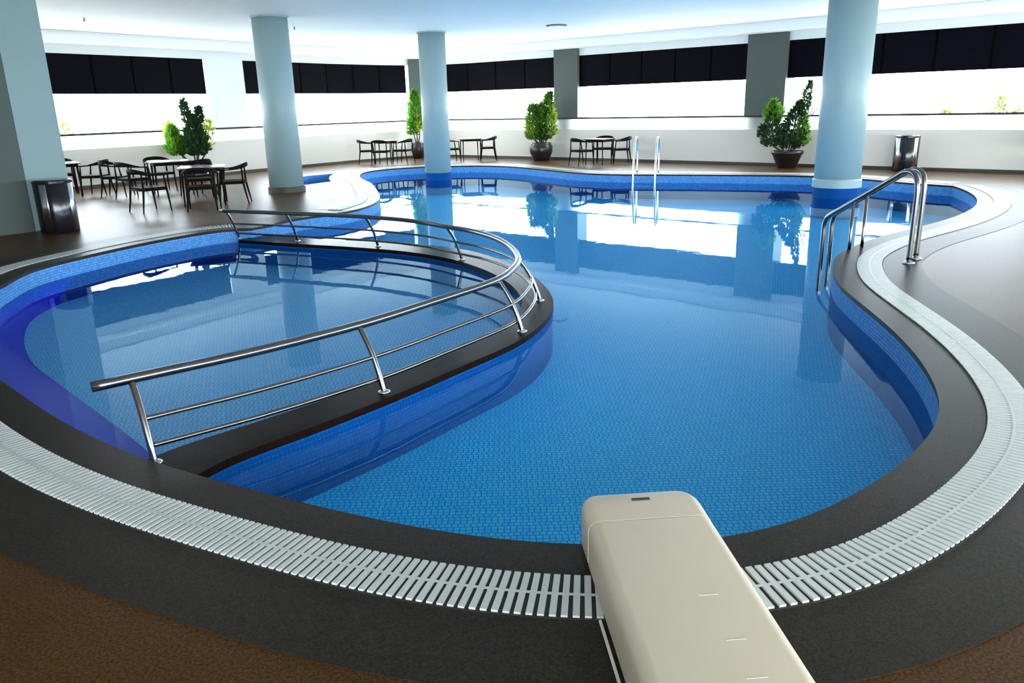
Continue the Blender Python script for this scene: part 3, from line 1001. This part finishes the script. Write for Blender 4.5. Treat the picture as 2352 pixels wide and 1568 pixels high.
plant('potted_plant', q.x, q.y, 0.37, 0.56,
      [('leaf_bright', [LOBE(-0.24, 0, 0.62, 0.24, 1.05, 1.0, -0.05), LOBE(0.14, 0, 0.65, 0.30, 1.35, 1.6, 0.12), LOBE(0.0, .1, .9, .26, .8, 1.0)], 2000, 0.15),
       ('leaf_dark', [LOBE(0.05, 0.05, 0.6, 0.25, 0.9, 1.0), LOBE(-0.15, 0, 1.2, 0.05, 0.5, .2, -.05), LOBE(0.25, 0, 1.35, 0.12, 0.7, .5, .06)], 1100, 0.13), ('leaf_lime', [LOBE(0.34, -.1, 0.75, 0.2, 0.9, 1), LOBE(-.35, 0, .7, .15, .7, .6)], 420, 0.14)],
      'lush bright green potted plant in a round dark jar before the middle grey pillar', 8, shape='jar')
q = wat(ws((7.62, 21.20)), -0.5)
plant('potted_plant', q.x, q.y, 0.38, 0.43,
      [('leaf_dark', [LOBE(0.05, 0, 0.46, 0.42, 1.15, 2.2, 0.18), LOBE(-0.45, 0, 0.52, 0.28, 0.95, 1.1, 0.02), LOBE(0.30, 0, 1.25, 0.13, 0.85, .5, 0.16), LOBE(-.68, 0, .75, .12, .3, .15)], 3300, 0.11),
       ('leaf_bright', [LOBE(-0.42, .05, 1.15, 0.26, 0.50, 1.0, -0.02), LOBE(0.28, -.15, 0.55, 0.22, 0.7, .5)], 560, 0.13)],
      'dark bushy potted plant with a leaning bare tip beside the thickest column', 13, spikes=[((0.45, 0, 1.35), (0.50, 0, 2.15)), ((0.45, 0, 1.2), (0.72, 0, 1.9)), ((0.55, 0, 1.3), (0.78, 0, 1.65))])
q = wat(ws((12.05, 17.1)), -0.5)
plant('potted_plant', q.x, q.y, 0.34, 0.45,
      [('leaf_dark', [LOBE(0, 0, 0.6, 0.34, 1.3, 1.5, 0.1)], 1200, 0.13), ('leaf_bright', [LOBE(-.2, 0, 0.6, 0.3, 0.8, 1)], 500, 0.13)],
      'green potted plant cut off by the right edge of the photo', 17)

# shrubs outside the glass
OUT = [((9.9, 19.5), 1.2, 1.0), ((10.75, 18.8), 0.9, 1.3), ((11.4, 18.4), 1.2, 1.6), ((12.3, 17.7), 0.9, 1.2), ((-10.6, 19.8), 1.0, 1.0), ((-9.6, 21.2), 1.1, 1.2), ((0.4, 27.8), 0.8, 1.5)]
for i, (p, w_, hgt) in enumerate(OUT):
    q = wat(ws(p), 2.6 + 0.5 * (i % 3))
    labs = ['pale low shrub outside the glass just right of the thickest column', 'small pale shrub outside the glass above the steel bin', 'lime green shrub outside the glass, tallest at the right', 'pale shrub outside the glass near the right edge',
            'pale yellow-green shrub outside the left windows beside the big pillar', 'pale yellow-green shrub outside the left windows left of the tall plant', 'faint green shrub outside the glass right of the second column']
    t = thing('garden_shrub', labs[i], 'shrub', (q.x, q.y, 0))
    rng = random.Random(40 + i)
    bm = bmesh.new(); leaf_cloud(bm, rng, [LOBE(0, 0, 0.3, 0.35 * w_, hgt, 1), LOBE(.4 * w_, 0, 0.3, 0.25 * w_, hgt * .7, .6), LOBE(-.4 * w_, .1, 0.3, 0.25 * w_, hgt * .6, .6)], 500, 0.14)
    obj('foliage', bm, 'leaf_outdoor', t)
    bm = bmesh.new(); tube(bm, [(0, 0, -0.3), (0.02, 0, 0.5), (0, 0, hgt * .8)], [0.03, 0.02, 0.006], 6); obj('trunk', bm, 'stem', t, True)
bm = bmesh.new()
fill(bm, [[V2(-70, -40), V2(70, -40), V2(70, 90), V2(-70, 90)], room], -0.31)
o = obj('floor_outdoor', bm, 'outdoor_ground'); tag(o, kind='structure')

# ------------------------------------------------------------------ steel bins
def bin_(x, y, r, h, rz, label):
    t = thing('litter_bin', label, 'bin', (x, y, 0), rz)
    bm = bmesh.new(); lathe(bm, [(r * .97, 0.0), (r, 0.015), (r, h - 0.05), (r * .98, h - 0.045)], 64); obj('body', bm, 'black_gloss', t, True)
    bm = bmesh.new(); lathe(bm, [(r * 1.02, h - 0.05), (r * 1.02, h - 0.02), (r * .9, h), (r * .5, h + .002)], 64); obj('lid', bm, 'black_gloss', t)
    for k in range(4):  # strips stand in for bright reflections on the polished body
        a0 = PI / 4 + k * PI / 2
        bm = bmesh.new()
        vs = []
        for z in (0.03, h - 0.055):
            vs.append([bm.verts.new(((r + 0.004) * math.cos(a0 + d), (r + 0.004) * math.sin(a0 + d), z)) for d in [j * 0.05 - 0.2 for j in range(9)]])
        for j in range(8):
            bm.faces.new((vs[0][j], vs[0][j + 1], vs[1][j + 1], vs[1][j]))
        o_ = obj('reflection_strip', bm, 'chrome', t, True)
        md = o_.modifiers.new('thick', 'SOLIDIFY'); md.thickness = 0.004
bin_(-6.97, 12.22, 0.27, 0.80, -0.84, 'black cylindrical bin with chrome strips standing in for reflections before the big pillar at left')
q = wat(ws((9.68, 19.25)), -0.36)
bin_(q.x, q.y, 0.27, 0.83, -0.45, 'black cylindrical bin with chrome strips standing in for reflections against the far parapet at right')

# ------------------------------------------------------------------ pool ladder on the far edge
def bez(P, n=8): return catmull([Vector(p) for p in P], n)
t = thing('pool_ladder', 'small steel pool ladder with two arched grab rails on the far edge', 'ladder', (3.40, 19.80, 0), math.radians(-17))
for sx in (-0.27, 0.27):
    bm = bmesh.new()
    tube(bm, bez([(sx, 0.55, 0.0), (sx, 0.55, 0.55), (sx, 0.46, 0.80), (sx, 0.30, 0.88), (sx, 0.12, 0.80), (sx, -0.04, 0.50), (sx, -0.16, 0.0), (sx, -0.18, -0.55)]), 0.024, 10)
    obj('grab_rail', bm, 'chrome', t, True)
for z in (-0.28, -0.48):
    bm = bmesh.new(); box(bm, -0.25, 0.25, -0.21, -0.13, z, z + 0.02, 0.004); obj('step', bm, 'chrome', t)

# ------------------------------------------------------------------ stair handrails on the right
def stair_rail(foot, end, label, frac, ztop=0.96, zend=0.40):
    fx, fy = foot; ex, ey = end
    t = thing('stair_handrail', label, 'handrail', (fx, fy, 0))
    D = Vector((ex - fx, ey - fy, 0))
    def at(u, z): return Vector((D.x * u, D.y * u, z))
    pts = [at(0, 0), at(0, 0.3), at(0.0, 0.62), at(0.005, 0.80), at(0.03, 0.90), at(0.08, ztop - .015), at(0.15, ztop - 0.02), at(0.22, ztop - 0.07)]
    pts += [at(0.22 + (0.93 - .22) * k / 6, (ztop - .07) + (zend - ztop + .07) * k / 6) for k in range(1, 7)]
    pts += [at(0.975, zend - 0.045), at(0.998, zend - 0.12), at(1.0, zend - 0.25), at(1.0, 0.0), at(1.0, BED + .003)]
    bm = bmesh.new(); tube(bm, catmull(pts, 4), 0.027, 14); obj('rail', bm, 'steel', t, True)
    zz = (ztop - .07) + (zend - ztop + .07) * (frac - .22) / (.71)
    bm = bmesh.new(); tube(bm, [at(frac, 0.005), at(frac, 0.1), at(frac, zz - 0.01)], 0.019, 12); obj('post', bm, 'steel', t, True)
    bm = bmesh.new(); lathe(bm, [(0.062, 0.005), (0.062, 0.013), (0.04, 0.022), (0.028, 0.024)], 28); obj('base_flange', bm, 'chrome', t, True)
    return t
stair_rail((4.23, 8.18), (3.83, 9.51), 'nearer of two bent steel stair handrails at the right pool edge', 0.66, zend=0.36)
stair_rail((4.42, 8.41), (4.02, 9.74), 'farther of two bent steel stair handrails, just behind the nearer one', 0.60, zend=0.36)

# ------------------------------------------------------------------ cream low board in the foreground
t = thing('diving_board', 'long low cream moulded board with a rounded end cap over the near pool edge', 'diving board', (0.56, 1.9, 0), math.radians(4.4))
def rounded_body(y0, y1, hw, h, r, z0=0.012, n=6, front_round=0.0, bulge=0.0):
    bm = bmesh.new()
    # cross section (x,z)
    sec = []
    for k in range(n + 1):
        a = PI / 2 * k / n
        sec.append((hw - r + r * math.cos(a), h - r + r * math.sin(a)))
    sec = [(hw - 0.012, z0), (hw, z0 + 0.02)] + sec
    sec = sec + [(-x, z) for x, z in reversed(sec)]
    ys = [(y0, 1.0, 0.0)] + [(y0 + (y1 - front_round - y0) * k / 4, 1.0, 0) for k in range(1, 5)]
    if front_round:
        for k in range(1, 9):
            a = PI / 2 * k / 8
            ys.append((y1 - front_round + front_round * math.sin(a), 1 - 0.42 * (1 - math.cos(a)) , 0.055 * (1 - math.cos(a))))
    rings = []
    for y, sx, dz in ys:
        rings.append([bm.verts.new((x * sx, y, max(z0, z - dz * (z / h)))) for x, z in sec])
    for A, B in zip(rings[:-1], rings[1:]):
        for k in range(len(sec)):
            bm.faces.new((A[k], A[(k + 1) % len(sec)], B[(k + 1) % len(sec)], B[k]))
    ends = [bm.faces.new(rings[0]), bm.faces.new(rings[-1][::-1])]
    bmesh.ops.recalc_face_normals(bm, faces=bm.faces[:])
    for e in (e for f in ends for e in f.edges):
        e.smooth = False
    return bm
bm = rounded_body(-1.2, 0.724, 0.236, 0.205, 0.045, 0.004)
obj('body', bm, 'cream', t, True)
bm = rounded_body(0.731, 1.0, 0.2375, 0.2050, 0.045, 0.012, front_round=0.14)
cap = obj('end_cap', bm, 'cream', t, True)
bm = bmesh.new(); box(bm, -0.036, 0.036, 0.872, 0.892, 0.19, 0.2060, 0.001); obj('slot', bm, 'slot', cap)
for sx in (-1, 1):
    bm = bmesh.new(); box(bm, sx * 0.254 - 0.005, sx * 0.254 + 0.005, -1.2, 0.40, 0.0145, 0.022, 0.002); obj('base_lip', bm, 'cream_lip', t)
for i, (x, y) in enumerate(((0.06, 0.24), (0.07, 0.02), (0.07, -0.14))):
    bm = bmesh.new(); box(bm, x - 0.03, x + 0.03, y - 0.003, y + 0.003, 0.2045, 0.2058, 0.0004); obj('rib_mark', bm, 'cream_mark', t)
